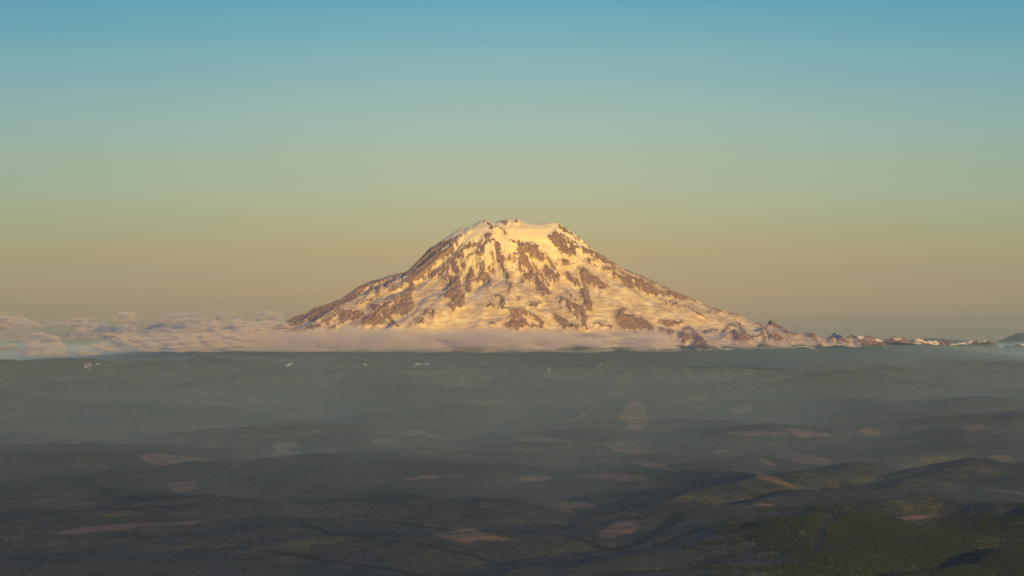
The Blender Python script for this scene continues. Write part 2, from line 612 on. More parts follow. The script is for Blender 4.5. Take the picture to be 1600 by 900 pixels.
def build_ground():
    rows = np.concatenate([
        np.arange(-40000, 14000, 1500), np.arange(14000, 18000, 200),
        np.arange(18000, 30000, 26), np.arange(30000, 40000, 36), np.arange(40000, 54000, 40),
        np.arange(54000, 62000, 200), np.arange(62000, 90000, 700), np.arange(90000, 161000, 3000)]).astype(float)
    aa = np.concatenate([np.linspace(-3.6, -0.6, 14), np.linspace(-0.55, -0.21, 14), np.linspace(-0.2, 0.2, 900),
                         np.linspace(0.21, 0.55, 14), np.linspace(0.6, 3.6, 14)])
    A, Y = np.meshgrid(aa, rows)
    S = np.maximum(Y, 19000.0)
    S = np.where(Y > 50000, 50000 + (Y - 50000) * 0.35, S)
    A2 = np.where(Y > 50000, A * np.where(np.abs(A) < 0.3, Y / S, 1.0), A)
    X = A2 * S
    Z = ground_z(X, Y)
    cl = patch_attr(X, Y, Z, CLEAR)
    gr = np.clip(patch_attr(X, Y, Z, GREEN) * 0.40 + 0.30 * sstep(0.15, 0.5, fbm(X / 1500, Y / 3500, 3, 81)), 0, 1)
    spots = sstep(0.30, 0.42, fbm(X / 420, Y / 1500, 3, 82)) * sstep(24000, 32000, Y) * (1 - sstep(45000, 50000, Y))
    cl = np.maximum(cl, spots * 0.42)
    sn = patch_attr(X, Y, Z, SNOW_LOW) * 0.57
    sn = np.maximum(sn, 0.72 * sstep(1580, 1760, Z) * sstep(44000, 47000, Y) * sstep(0.05, 0.3, fbm(X / 700, Y / 900, 3, 83)))
    vshade = valley_shade_attr(X, Y, Z)
    o = grid_mesh('ground', X, Y, Z, M_TERR, {'valley_shade': vshade, 'clearing': cl, 'regrowth': gr, 'snow': sn})
    o['kind'] = 'structure'
    o['label'] = 'dark forested lowland with brown logging clearings below the mountain'
    return o


build_ground()

# ------------------------------------------------------------------ snow mountain
# skyline of the mountain (photograph pixels)
SKYLINE = [(400, 520), (430, 514), (446, 503), (455, 497), (466, 493), (480, 489), (489, 482), (498, 479), (510, 476), (521, 471), (533, 467),
           (541, 461), (551, 454), (563, 446), (573, 442), (583, 438), (589, 437), (600, 434), (606, 431), (616, 429), (624, 427), (633, 425), (640, 420),
           (648, 412), (655, 405), (663, 397), (672, 387), (680, 383), (690, 376), (700, 369), (710, 362), (720, 357), (734, 355), (742, 350),
           (750, 345), (757, 343), (762, 345), (768, 348), (775, 347), (785, 343), (795, 341), (806, 341), (815, 344), (825, 348), (835, 350),
           (848, 349), (862, 347), (872, 348), (878, 352), (888, 358), (898, 365), (908, 373), (916, 380), (921, 386), (930, 391), (944, 400),
           (955, 408), (965, 413), (977, 420), (990, 427), (1002, 430), (1015, 437), (1030, 443), (1042, 449), (1055, 455), (1066, 460),
           (1078, 465), (1090, 470), (1102, 476), (1115, 481), (1128, 484), (1140, 488), (1152, 491), (1162, 495), (1172, 500), (1184, 503), (1192, 507),
           (1199, 508), (1201, 502), (1205, 500), (1210, 503), (1216, 508), (1224, 512), (1230, 517), (1240, 520), (1252, 521), (1262, 520),
           (1272, 521), (1280, 526), (1288, 527), (1295, 527), (1300, 523), (1305, 519), (1309, 520), (1314, 524), (1322, 528), (1331, 522),
           (1336, 524), (1344, 530), (1352, 527), (1362, 531), (1376, 536), (1400, 540)]

ROCKS = [
    [(720, 366.7), (706.7, 373.3), (690, 377.8), (680, 384), (672, 386), (663, 396), (652, 407), (641, 417), (630, 427), (630, 436), (658, 436), (665.5, 425), (674, 417), (685.5, 407), (696.7, 401.7), (706.7, 395), (710, 386), (715.5, 376)],
    [(639, 419), (658, 420), (655.5, 435.5), (644.5, 438), (648, 448), (642, 462), (648, 475.5), (636.7, 492), (628, 492), (616.7, 491), (608, 493), (624, 509), (608, 509), (601, 502), (585.5, 509), (562, 505.5), (566.7, 499), (560, 498), (573, 492), (583, 486.7), (576.7, 475.5), (596.7, 475.5), (608, 469), (616.7, 462), (625.5, 462), (639, 446.7), (641, 441), (633, 442), (630, 440), (636.7, 431), (633, 426.7)],
    [(608, 451.7), (620, 447), (633, 440), (630, 446), (622, 452), (612, 455.5), (607, 454)],
    [(530, 472), (541, 460), (551, 453), (563, 445), (573, 441), (589, 436), (600, 433), (598, 440), (588, 441), (578, 443), (571, 450), (566, 457), (560, 462), (553, 468), (545, 472), (535, 473)],
    [(590, 447), (596, 443), (595, 452), (592, 463), (589, 462)],
    [(604, 440), (608, 434), (611, 435), (606, 446), (603, 451)],
    [(614, 434), (618, 430), (626, 429), (618, 438), (614, 440)],
    [(580, 446), (583, 450), (577, 458), (574, 462)],
    [(586, 471), (592, 465), (598, 463), (590, 469), (583, 473)],
    [(437, 512), (446, 502), (455, 496), (466, 491), (478, 488), (488, 481), (498, 478), (510, 474), (521, 470), (535, 465), (548, 456), (552, 466), (540, 474), (532, 479), (528, 484), (520, 489), (507, 498), (498, 500), (487, 502), (474, 504), (462, 508), (448, 512)],
    [(475, 511), (485, 507), (500, 506.5), (503, 511), (490, 514), (478, 514)],
    [(524, 490), (533, 484), (537, 485), (547, 486), (558, 483.5), (567, 488), (571, 492), (560, 498), (550, 500), (539, 503), (530, 505), (528, 501), (534, 495), (528, 491), (518, 497), (514, 505), (504, 503), (512, 497)],
    [(508, 516), (519, 510), (524, 509), (522, 513), (512, 517)],
    [(733, 378), (747, 379.5), (745.5, 384), (743, 387), (728, 388), (725.5, 390.5), (725.5, 404), (722, 406), (717, 403), (714.5, 397), (708, 400.5), (711, 408), (719, 420.5), (718, 427), (710, 426), (706.7, 417), (705.5, 406), (697, 415), (692, 430.5), (690, 433), (690, 424), (695.5, 417), (701, 407), (706.7, 398), (714.5, 393), (725.5, 387), (730, 380.5)],
    [(721, 410), (725, 409), (730, 420), (728, 421), (723, 415)],
    [(759, 364), (770, 364), (770, 368), (764, 372), (758, 374), (757, 371)],
    [(757, 376), (764, 374), (773, 372), (772, 375), (762, 378)],
    [(750, 383), (757, 379), (762, 378), (758, 385), (756, 395), (752, 398), (746, 400), (744, 392), (747, 386)],
    [(772, 377), (779, 378), (782, 384), (783, 393), (787, 399.5), (790, 406), (785, 411), (789, 418), (793, 423), (798, 432), (800, 437), (794, 432), (788, 426), (783, 419), (781, 413), (777, 404), (774.5, 395), (773, 384)],
    [(769, 394), (772, 396), (773, 410), (772, 420), (770.5, 412), (771, 402)],
    [(764, 415), (769, 416), (772, 422), (769, 425), (765, 422)],
    [(750, 405), (754, 407), (756, 414), (758, 424), (766, 430), (767, 440), (764, 447), (762, 440), (757, 440), (755, 436), (748, 440), (745, 437), (751, 428), (752, 420)],
    [(734, 423), (740, 420), (741, 430), (738, 442), (735, 456), (728, 456), (727, 447), (730, 437), (726, 436), (731, 428)],
    [(702, 431), (719, 433), (719, 447), (722, 457), (726.7, 476), (721, 480.5), (714.5, 478), (706.7, 487), (702, 477), (705.5, 466), (697, 465), (690, 462), (697, 458), (697, 449), (701, 445)],
    [(672, 427), (680, 421), (690, 424), (686, 428), (676, 434), (671, 433)],
    [(658, 492), (662, 486), (669, 482), (671, 485), (664, 492)],
    [(675, 483), (680, 486), (682, 491), (677, 495), (674, 490)],
    [(805.5, 379), (820, 379), (833, 379), (840, 383), (842, 388), (850, 395), (850, 402), (846.7, 408), (840, 404), (834.5, 399.5), (831, 402), (828, 395), (824.5, 391.7), (823, 397), (825.5, 404), (832, 417), (832, 426), (825.5, 424), (822, 413), (820, 408), (815.5, 410.5), (812, 406), (812, 399.5), (810, 390.5), (809, 383)],
    [(822, 426), (832, 424), (840, 430), (846, 438), (853, 448), (858, 457), (849, 460), (842, 462), (841, 450), (838, 441), (830, 436), (826, 440), (822, 436), (818, 430)],
    [(852, 413), (857, 416), (864, 422), (872, 430), (873, 436), (868, 440), (862, 434), (857, 437), (853, 430), (851, 421)],
    [(881, 430), (887, 424), (894, 429), (902, 437), (908, 446), (904, 447.5), (899, 446), (897, 440.5), (889, 437), (888, 431.7)],
    [(873, 406), (879, 404), (885.5, 406), (891, 414), (888, 417), (882, 415), (879, 410.5)],
    [(868, 359), (877, 364), (887, 372), (897, 377), (908, 384), (919, 389.5), (921, 388), (928, 391.7), (935.5, 395), (944.5, 400.5), (952, 407), (957, 410.5), (944.5, 408), (934.5, 406), (927, 401.7), (921, 397), (919, 395), (912, 394), (910, 389.5), (904.5, 387), (899, 390.5), (899, 397), (891, 399.5), (883, 397), (875.5, 390.5), (872, 385), (864.5, 383), (861, 377), (855.5, 370.5), (861, 366)],
    [(876, 349), (884, 355), (893, 360), (902, 367), (912, 375), (920, 383), (914, 380), (903, 378), (898, 371), (890, 366), (880, 360), (873, 356)],
    [(915.5, 406), (921, 404), (928, 405), (934.5, 407), (928, 409.5), (921, 411.7), (916.7, 410.5)],
    [(943, 417), (948, 416), (961, 419.5), (962, 421.7), (950, 424), (944.5, 421.7)],
    [(957, 420), (966.7, 429), (976.7, 431), (985.5, 432), (996.7, 436.7), (1004.5, 435.5), (1008, 441), (1018, 442), (1022, 448), (1031, 454.5), (1040, 455.5), (1022, 462), (1013, 459), (1006.7, 455.5), (993, 451), (984.5, 450), (978, 446.7), (971, 441), (965.5, 434.5), (960, 430)],
    [(1040, 448), (1050, 453), (1058, 458), (1068, 462), (1078, 463), (1088, 468), (1070, 468), (1056, 467), (1044, 461)],
    [(906, 418), (912, 417), (919, 424), (926, 430), (934, 432), (939, 438), (948, 444), (951, 449), (941, 455), (938, 449), (928, 447), (921, 446), (915.5, 441.7), (908, 447), (908, 440), (906, 428)],
    [(906.7, 447), (912, 449.5), (918, 456), (921, 465), (925.5, 471.7), (925.5, 483), (919, 485), (912, 478), (911, 469.5), (909, 458)],
    [(872, 465), (879, 464), (888, 468), (894, 471.7), (912, 478), (916.7, 491.7), (921, 496), (914.5, 500.5), (916.7, 512.8), (910, 509.5), (905.5, 498), (896.7, 494), (890, 487), (886.7, 479.5), (878, 480.5), (875.5, 473), (873, 468)],
    [(864.5, 490.5), (871, 491.7), (880, 496), (888, 501.7), (899, 508), (910, 511.7), (899, 514), (889, 510.5), (883, 515), (878, 510.5), (872, 503), (868, 498)],
    [(965.5, 484.5), (970, 480.5), (975.5, 482), (976.7, 490), (982, 492), (990, 491), (995.5, 495.5), (1004.5, 496.7), (1011, 502), (1020, 510), (1021, 514), (1006.7, 513), (994.5, 515.5), (976.7, 514.5), (964.5, 508), (961, 499)],
    [(1033, 499), (1040, 500.5), (1049, 502), (1058, 501), (1066.7, 501), (1068, 504.5), (1058, 508), (1051, 508), (1039, 506.7), (1035.5, 503)],
    [(1062, 520), (1068, 518), (1070, 512), (1078, 511), (1088, 518), (1098, 528), (1104, 535), (1112, 540), (1124, 545), (1110, 546), (1085, 545), (1080, 540), (1086, 532), (1078, 524), (1070, 536), (1062, 528)],
    [(1142, 520), (1149, 514.5), (1154.5, 519), (1164.5, 522), (1172, 531), (1164.5, 535.5), (1150, 533), (1150, 526.7)],
    [(1187, 506), (1192, 512), (1194, 518), (1196, 530), (1199, 537), (1195, 538), (1193, 528), (1190, 515)],
    [(1200, 520), (1210, 523), (1220, 528), (1226, 534), (1212, 533), (1202, 532)],
    [(1199, 509), (1201, 499), (1208, 500), (1216, 507), (1226, 513), (1236, 518), (1248, 521), (1240, 524), (1228, 519), (1216, 512), (1206, 510)],
    [(1260, 519), (1272, 519), (1277, 529), (1285, 537), (1280, 534), (1272, 528), (1263, 524)],
    [(1296, 530), (1302, 522), (1306, 517), (1304, 526), (1302, 531)],
    [(1312, 524), (1318, 529), (1326, 535), (1318, 534), (1310, 529)],
    [(1325, 527), (1331, 521), (1329, 528)],
    [(1334, 525), (1345, 531), (1360, 532), (1380, 537), (1380, 545), (1350, 541), (1340, 533)],
    [(781, 348.5), (786, 345.5), (794, 344.5), (792, 347), (787, 349.5)],
    [(802, 344), (807, 344), (807, 346), (803, 346)],
    [(760, 477), (766, 471), (773, 477), (772, 480), (761, 479)],
    [(824, 476), (831, 470), (838, 473), (848, 472.5), (840, 477), (833, 478.5)],
    [(800, 485), (811, 484), (824.5, 487), (840, 494), (850, 503), (848, 511.7), (840, 513), (829, 509.5), (822, 507), (818, 511.7), (809, 516), (798, 514), (789, 510.5), (784.5, 504), (795.5, 501.7), (799, 494)],
]
ROCK_LINES = [
    ([(726, 387), (711, 401), (700, 417), (696, 432), (700, 447), (711, 477)], 4.5),
    ([(750, 406), (752, 429), (765, 440)], 4.0), ([(737, 419), (730, 444), (734, 455)], 4.5),
    ([(810, 376), (824, 414), (842, 444), (859, 459)], 5.0), ([(850, 395), (862, 412), (874, 432)], 3.0),
    ([(672, 424), (690, 420), (702, 405)], 3.5), ([(655, 436), (668, 432), (690, 428)], 3.0), ([(757, 369), (747, 386), (744, 396)], 4.0),
    ([(774, 378), (780, 405), (795, 434)], 4.0), ([(816, 409), (819, 430), (818, 440)], 3.0), ([(728, 455), (722, 470)], 3.0),
    ([(906, 420), (914, 445), (922, 480)], 4.0), ([(866, 364), (900, 385), (945, 405), (975, 428), (1010, 448), (1045, 462)], 2.5),
    ([(759, 345), (767, 351), (768, 355), (776, 355), (783, 357), (790, 363), (793, 370), (800, 376), (806, 379)], 2.4),
    ([(1033, 468), (1042, 473), (1050, 470), (1052, 476), (1058, 472), (1064, 479), (1072, 479), (1081, 483), (1090, 489), (1096, 491)], 2.2),
    ([(1033, 513), (1042, 517), (1050, 522)], 2.2), ([(1042, 511), (1052, 519)], 2.2),
    ([(1104, 518), (1119, 515)], 1.6), ([(1133, 517), (1137, 511), (1145, 508), (1155, 507)], 2.2),
    ([(1157, 511), (1165, 521), (1172, 526), (1182, 527), (1190, 524), (1191, 519), (1187, 516)], 2.2),
    ([(1130, 524), (1137, 523)], 1.8), ([(1185, 505), (1200, 517), (1215, 522), (1228, 532), (1235, 534)], 2.6),
    ([(773, 463), (780, 461), (784, 464), (788, 471), (784, 477), (782, 480), (792, 482), (805, 483), (820, 485)], 3.0),
    ([(798, 442), (798, 455)], 2.0), ([(832, 411), (836, 415), (842, 424)], 1.8), ([(838, 425), (845, 428), (850, 436), (857, 446)], 2.6),
    ([(855, 425), (860, 440)], 1.6), ([(804, 396), (804, 399)], 2.2), ([(797, 399), (796, 404)], 2.2), ([(801, 403), (803, 403)], 2.4), ([(812.5, 408), (812.5, 420)], 2.0),
    ([(800, 427), (802, 428)], 2.2), ([(816, 424), (817, 425)], 2.2), ([(643, 505), (662, 504)], 1.6), ([(655, 498), (656, 501)], 2.0), ([(650, 500), (652, 503)], 2.0), ([(660, 497), (661, 500)], 2.0),
    ([(560, 474), (570, 471), (582, 468)], 1.6), ([(731, 400), (737, 397)], 1.4), ([(1112, 487), (1121, 488)], 1.8), ([(1122, 486), (1127, 487)], 2.0), ([(1143, 489), (1154, 492)], 2.4),
    ([(886, 455), (892, 462), (900, 470)], 1.6), ([(905, 498), (914, 508)], 2.0), ([(931, 506), (945, 507)], 2.0), ([(938, 511), (955, 510)], 2.2), ([(812, 466), (813, 466)], 3.0),
    ([(768, 505), (785, 501)], 2.0), ([(690, 404), (706, 395)], 1.4), ([(730, 360), (733, 357)], 1.4),
]
SNOW_HOLES = [
    [(684.5, 391.7), (692, 386), (701, 384), (693, 391), (686.7, 393)],
    [(593, 491.5), (596, 491), (604, 496), (602, 498)], [(600, 499), (606, 499), (616, 507.5), (609, 507)],
    [(606, 474), (609, 474), (613, 481), (610, 481)], [(611, 470), (613, 470), (617, 477), (615, 477)], [(618, 464), (620, 464), (625, 471), (622, 471)],
    [(746, 388), (750, 387), (751, 392), (748, 394)],
    [(897, 367), (905, 373), (919, 381), (916, 386), (905, 380)],
    [(869, 361), (880, 368), (893, 377), (906, 384), (903, 385), (889, 377), (878, 369)],
    [(985, 436), (989, 437), (996, 443), (992, 444)], [(1000, 449), (1003, 449), (1007, 457), (1004, 457)],
    [(877.5, 472), (882, 470), (886, 474), (885, 479), (880, 480), (877, 476)],
    [(893, 479), (898, 484), (901, 491), (896, 488)], [(901, 486), (905, 491), (908, 498), (903, 494)],
    [(815.5, 496), (824.5, 492), (834.5, 497), (841, 503), (843, 508), (832, 506), (829, 509), (822, 502)],
    [(1207, 528), (1211, 530), (1216, 528), (1217, 533), (1209, 534)],
    [(874, 349), (883, 353), (893, 359), (904, 368), (902, 370), (890, 362), (878, 354)], [(908, 376), (916, 381), (930, 391), (928, 392), (914, 384)],
    [(464, 492), (472, 487), (474, 489), (466, 493)], [(498, 500), (510, 494), (514, 495), (503, 501)],
    [(1068, 517), (1080, 516), (1078, 519), (1088, 524), (1072, 521)], [(888, 384), (891, 386), (890, 387)], [(886, 381), (890, 384), (888, 385)],
    [(1022, 452), (1032, 447), (1040, 454), (1030, 453)],
    [(925, 398), (929, 397), (931, 401), (927, 401)], [(938, 401), (943, 402), (942, 404), (937, 403)],
]


def build_mountain():
    sx = np.array([p[0] for p in SKYLINE], float)
    sv = np.array([p[1] for p in SKYLINE], float)
    px_m = MY / F
    SX, SZ = (sx - 800) * px_m, CAMZ + (EYE - sv) * px_m
    # radial profiles of the two flanks
    rR = np.array([0, 600, 1000, 1350, 1620, 2295, 3000, 4050, 5400, 6500, 7155, 9000, 11000, 16000.])
    zR = np.array([4392, 4300, 4190, 4020, 3810, 3440, 3060, 2590, 2170, 2000, 1915, 1690, 1480, 1100.])
    rL = np.array([0, 600, 1000, 1350, 1700, 2160, 2700, 3510, 4860, 6000, 8000, 10000, 16000.])
    zL = np.array([4392, 4310, 4190, 3990, 3720, 3340, 3060, 2775, 2130, 1820, 1560, 1420, 1050.])
    xs = np.concatenate([np.linspace(-10500, -6000, 60)[:-1], np.linspace(-6000, 8200, 1080), np.linspace(8200, 12500, 60)[1:]])
    ys = np.concatenate([np.linspace(-9500, -5600, 120)[:-1], np.linspace(-5600, 700, 400), np.linspace(700, 8000, 70)[1:]])
    X, Y = np.meshgrid(xs, ys)
    # x is laid along sight lines of constant column? no: plain world metres
    r = np.hypot(X, Y * 1.02) + 1e-6
    th = np.arctan2(Y, X)
    wr = 0.5 + 0.5 * np.cos(th)
    wr = sstep(0.0, 1.0, wr)
    rw = r * (1 + 0.05 * fbm(X / 2500, Y / 2500, 3, 101))
    P = lambda q: wr * np.interp(q, rR, zR) + (1 - wr) * np.interp(q, rL, zL)
    B = (P(rw) + P(rw * 1.06) + P(rw * 0.94)) / 3
    # front face: a headwall over glacier benches
    front = sstep(0.1, 0.9, -np.sin(th))
    B = B + front * (60 * np.sin(r / 520.0 + 1.5 * fbm(X / 1800, Y / 1800, 2, 102)) * sstep(1200, 2200, r) * (1 - sstep(5200, 6200, r)))
    # cleavers radiate from the summit
    wth = th + 0.10 * fbm(X / 1500, Y / 1500, 3, 103)
    cleave = gnoise(wth * 4.6 + 3.0, r / 6000.0, 104) + 0.55 * gnoise(wth * 11.0, r / 3000.0, 105)
    B = B + 62 * cleave * sstep(700, 2400, r) * (1 - sstep(6000, 9000, r))
    crest_w = np.exp(-(Y / 420.0) ** 2)
    # crest follows the traced skyline
    Ssky = np.interp(X, SX, SZ)
    inside = sstep(-5600, -4900, X) * (1 - sstep(7400, 8200, X))
    Bc = (wr * np.interp(np.abs(X), rR, zR) + (1 - wr) * np.interp(np.abs(X), rL, zL))

    def mask(X_, Y_, Z_):
        D = Y_ + MY
        u = 800 + F * X_ / D
        v = EYE + (CAMZ - Z_) * F / D
        uj = u + 1.8 * fbm(X_ / 90, Z_ / 150, 4, 111, 0.65)
        vj = v + 1.8 * fbm(X_ / 90 + 40, Z_ / 150, 4, 112, 0.65)
        s = union(uj, vj, ROCKS, ROCK_LINES) + 0.2
        h = union(uj, vj, SNOW_HOLES)
        s = np.minimum(s, np.where(h > -5, -h, 99))
        return s, u, v

    Z = B.copy()
    Yc = np.zeros_like(Z)
    Z = Z + inside * crest_w * (Ssky - Z)
    Z = np.where(inside > 0, np.minimum(Z, Z * (1 - inside) + inside * (Ssky + 2)), Z)
    s, u, v = mask(X, Y, Z)
    steep = sstep(1700, 3000, Z)
    streak = fbm(X / 52 + 0.25 * Z / 52, Z / 170, 4, 151, 0.6) * steep + fbm(X / 110, Z / 60, 4, 152, 0.6) * (1 - 0.6 * steep)
    grain = fbm(X / 34, Z / 40, 2, 153)
    s2 = np.where(s > -4.5, np.minimum(s, 2.4) + 6.4 * streak + 1.6 * grain, s)
    rk = np.clip(0.5 + s2 / 1.8, 0, 1)
    back = sstep(100, 500, Y)
    rk = rk * (1 - back) + back * sstep(0.0, 0.2, fbm(wth * 6, r / 900, 4, 121) + 0.05)
    # relief: ribs of rock fluted down the fall line, rolling snow between
    rkz = np.clip(s / 5.0, -1, 1)
    flute = ridged(wth * 34.0, r / 900.0, 4, 131)
    rug = ridged(X / 210, (Y * 1.0) / 260, 4, 132, 0.55)
    det = 26 * rkz * (1 - back) + rk * (38 * flute + 36 * rug)
    snowr = 12 * fbm(X / 260, Y / 380, 4, 133) + 14 * ridged(wth * 20, r / 1300, 3, 134) * sstep(500, 900, r) * (1 - sstep(2600, 3400, r))
    # crevassed steps across the lower glaciers
    steps = np.sin((r + 260 * fbm(X / 700, Y / 700, 3, 135)) / 46.0)
    snowr = snowr + 4.0 * steps * sstep(2400, 3000, r) * sstep(-0.1, 0.25, fbm(X / 900, Y / 500, 3, 136))
    snowr = snowr + 20 * ridged(X / 95 + 0.15 * Z / 95, Z / 420, 4, 154, 0.6) * sstep(2900, 3200, Z) * (1 - sstep(3800, 4100, Z))
    det = det + (1 - rk) * snowr
    fade = 1 - 0.9 * np.exp(-(Y / 260.0) ** 2) * inside
    top = sstep(150, 900, r)
    Z = Z + det * fade * (0.35 + 0.65 * top)
    # small ragged crest
    Z = Z + inside * np.exp(-(Y / 300.0) ** 2) * 9 * fbm(X / 70, Y / 90, 4, 137) * sstep(900, 2000, np.abs(X))
    # keep the skyline: nothing in a column may rise above it
    D = Y + MY
    el_ = (Z - CAMZ) / D
    lim = np.interp(800 + F * X / D, sx, EYE - sv) / F
    over = np.maximum(0, el_ - lim) * D
    Z = Z - over * inside
    # snow on rock, thin rim of bare rock under the crest
    v_now = EYE + (CAMZ - Z) * F / D
    rim = np.clip(1 - np.abs(v_now - np.interp(800 + F * X / D, sx, sv) - 1.0) / 3.0, 0, 1)
    u_now = 800 + F * X / D
    rimw = sstep(935, 960, u_now) * (1 - sstep(1110, 1150, u_now)) + sstep(525, 545, u_now) * (1 - sstep(660, 675, u_now))
    rk = np.maximum(rk, 0.85 * rim * rimw * sstep(-0.35, 0.05, fbm(X / 160, Y / 160, 3, 138)))
    # sparse rock in the snow low down and on the right shoulder
    sp = sstep(0.16, 0.34, fbm(X / 120, Z / 90, 4, 139, 0.6)) * sstep(1000, 3500, X) * (1 - sstep(2500, 2900, Z)) * 0.40
    rk = np.maximum(rk, sp * (1 - back))
    sp2 = sstep(0.20, 0.36, fbm(X / 60, Z / 150, 4, 140, 0.6)) * sstep(2950, 3150, Z) * (1 - sstep(3700, 3900, Z)) * 0.5
    rk = np.maximum(rk, sp2 * (1 - back))
    rib = np.abs(gnoise(wth * 62.0 + 1.2 * fbm(X / 300, Y / 300, 2, 161), r / 1500.0, 162))
    ribs = (1 - sstep(0.03, 0.20, rib)) * sstep(-0.08, 0.14, fbm(X / 380, Z / 260, 4, 163, 0.6)) * sstep(2700, 2950, Z) * (1 - sstep(3850, 4050, Z))
    rk = np.maximum(rk, 0.7 * ribs * (1 - back))
    forest = np.clip(0.5 + (1790 + 110 * fbm(X / 500, Y / 500, 3, 141) - Z) / 160.0, 0, 1)
    shade_halo = sstep(-10.0, 0.0, s) * (1 - sstep(3500, 3900, Z))  # shaded snow round the rocks, painted as a duller tone
    dust_shade = 0.75 * shade_halo + sstep(-0.5, 0.1, fbm(X / 500, Z / 90, 5, 142, 0.6)) * (1 - sstep(2900, 3500, Z))  # lower slopes: dirt plus weaker sunlight, put into the snow colour
    dust_shade = np.clip(dust_shade, 0, 1)
    o = grid_mesh('snow_mountain', X, Y + MY, Z, M_MOUNT, {'rock': rk, 'forest': forest, 'dust_shade': dust_shade})
    return o


mo = build_mountain()
mo['kind'] = 'structure'
mo['label'] = 'broad snow-covered volcano with bare rock cleavers glowing in evening sun'

# ------------------------------------------------------------------ far ranges on the right
def build_range(name, label, line, D0, depth, seed, snow_amt, x_pad=600, drop=450, jag=0.0, wooded=False, snowline=-170):
    lx = np.array([(p[0] - 800) * D0 / F for p in line])
    lz = np.array([CAMZ + (EYE - p[1]) * D0 / F for p in line])
    st = 26.0 * D0 / 65000
    X, Y = np.meshgrid(np.arange(lx[0] - x_pad, lx[-1] + x_pad, st), np.arange(-depth, depth, st * 1.6))
    S = np.interp(X, lx, lz)
    S = S + jag * (ridged(X / 420, X * 0, 4, seed + 7, 0.6) - 0.1)
    edge = sstep(lx[0] - x_pad, lx[0], X) * (1 - sstep(lx[-1], lx[-1] + x_pad, X)) if x_pad < 1500 else 1.0
    yc = 500 * fbm(X / 2600, X * 0, 2, seed)
    t = np.abs(Y - yc) / depth
    Z = S - (drop + 0.35 * (S - lz.min())) * t ** 0.75
    k = sstep(0.02, 0.3, t)
    Z = Z + k * (90 * ridged(X / 900, Y / 1400, 5, seed + 1, 0.55)) + 12 * fbm(X / 120, Y / 120, 3, seed + 2) * (0.3 + k)
    Z = Z - (1 - edge) * 400
    el_ = (Z - CAMZ) / (Y + D0)
    lim = (np.interp(X * F / (Y + D0), lx * F / D0, (lz - CAMZ) / D0)) + jag / D0
    Z = Z - np.maximum(0, el_ - lim) * (Y + D0)
    sn = sstep(0.0, 0.5, fbm(X / 330, Z / 110, 4, seed + 3) + (Z - np.interp(X, lx, lz) + 150) / 500.0 + snow_amt)
    rk = 1 - sn
    forest = np.clip(0.5 + (np.median(lz) + snowline + 120 * fbm(X / 400, Y / 400, 3, seed + 4) - Z) / 120.0, 0, 1)
    if wooded:
        forest = forest * 0 + 1
    o = grid_mesh(name, X, Y + D0, Z, M_MOUNT, {'rock': rk, 'forest': forest, 'dust_shade': sn * 0})
    o['kind'] = 'structure'
    o['label'] = label
    return o


build_range('mountain_range', 'low jagged ridge of dark peaks with snow patches right of the volcano',
            [(1250, 545), (1290, 536), (1320, 530), (1336, 523), (1346, 526), (1354, 522), (1364, 525), (1376, 531), (1386, 529), (1400, 525), (1410, 527), (1422, 533),
             (1433, 529), (1441, 528), (1450, 533), (1460, 533), (1471, 528), (1480, 530), (1490, 536), (1502, 534), (1515, 533), (1530, 532),
             (1545, 531), (1552, 535), (1564, 542), (1576, 538), (1600, 536), (1640, 536), (1700, 539)], 68000, 3200, 201, 0.0, jag=120, snowline=-95)
build_range('mountain_range', 'faint far blue ridge on the horizon at the right edge',
            [(1290, 540), (1340, 531), (1400, 533), (1450, 528), (1500, 531), (1530, 534), (1552, 534), (1566, 530), (1577, 525), (1590, 520), (1600, 518),
             (1612, 517), (1660, 522), (1720, 528)], 150000, 3500, 221, -0.1, drop=900, wooded=True)
build_range('mountain_range', 'low dark far hills behind the clouds at the left edge',
            [(-120, 548), (-60, 544), (0, 541), (60, 545), (130, 549), (200, 546), (300, 550), (380, 549), (460, 552)], 76000, 3200, 241, -0.25)

# ------------------------------------------------------------------ clouds
def cloud_mat(name, dens, lo, hi, scale, vec):
    m = NT(name)
    p = m.n('ShaderNodeVolumePrincipled')
    p.inputs['Color'].default_value = (0.94, 0.88, 0.80, 1)
    p.inputs['Density Attribute'].default_value = ""
    p.inputs['Temperature Attribute'].default_value = ""
    p.inputs['Anisotropy'].default_value = 0.1
    n_ = m.noise(scale, 4, vec, 0.62, 0.4)
    d = m.math('MULTIPLY', m.ss(n_, lo, hi), dens)
    m.t.links.new(d, p.inputs['Density'])
    m.t.links.new(p.outputs[0], m.out.inputs['Volume'])
    m.m.cycles.volume_step_rate = 0.5
    return m.m


M_CLOUD = cloud_mat("cloud_vapour", 0.0016, 0.33, 0.70, 0.0020, (1, 0.5, 3.4))
M_PUFF = cloud_mat("puff_vapour", 0.0075, 0.49, 0.66, 0.0036, (1, 0.35, 4.0))
M_VEIL = cloud_mat("thin_cloud_vapour", 0.0009, 0.40, 0.72, 0.0018, (1, 0.4, 3.0))


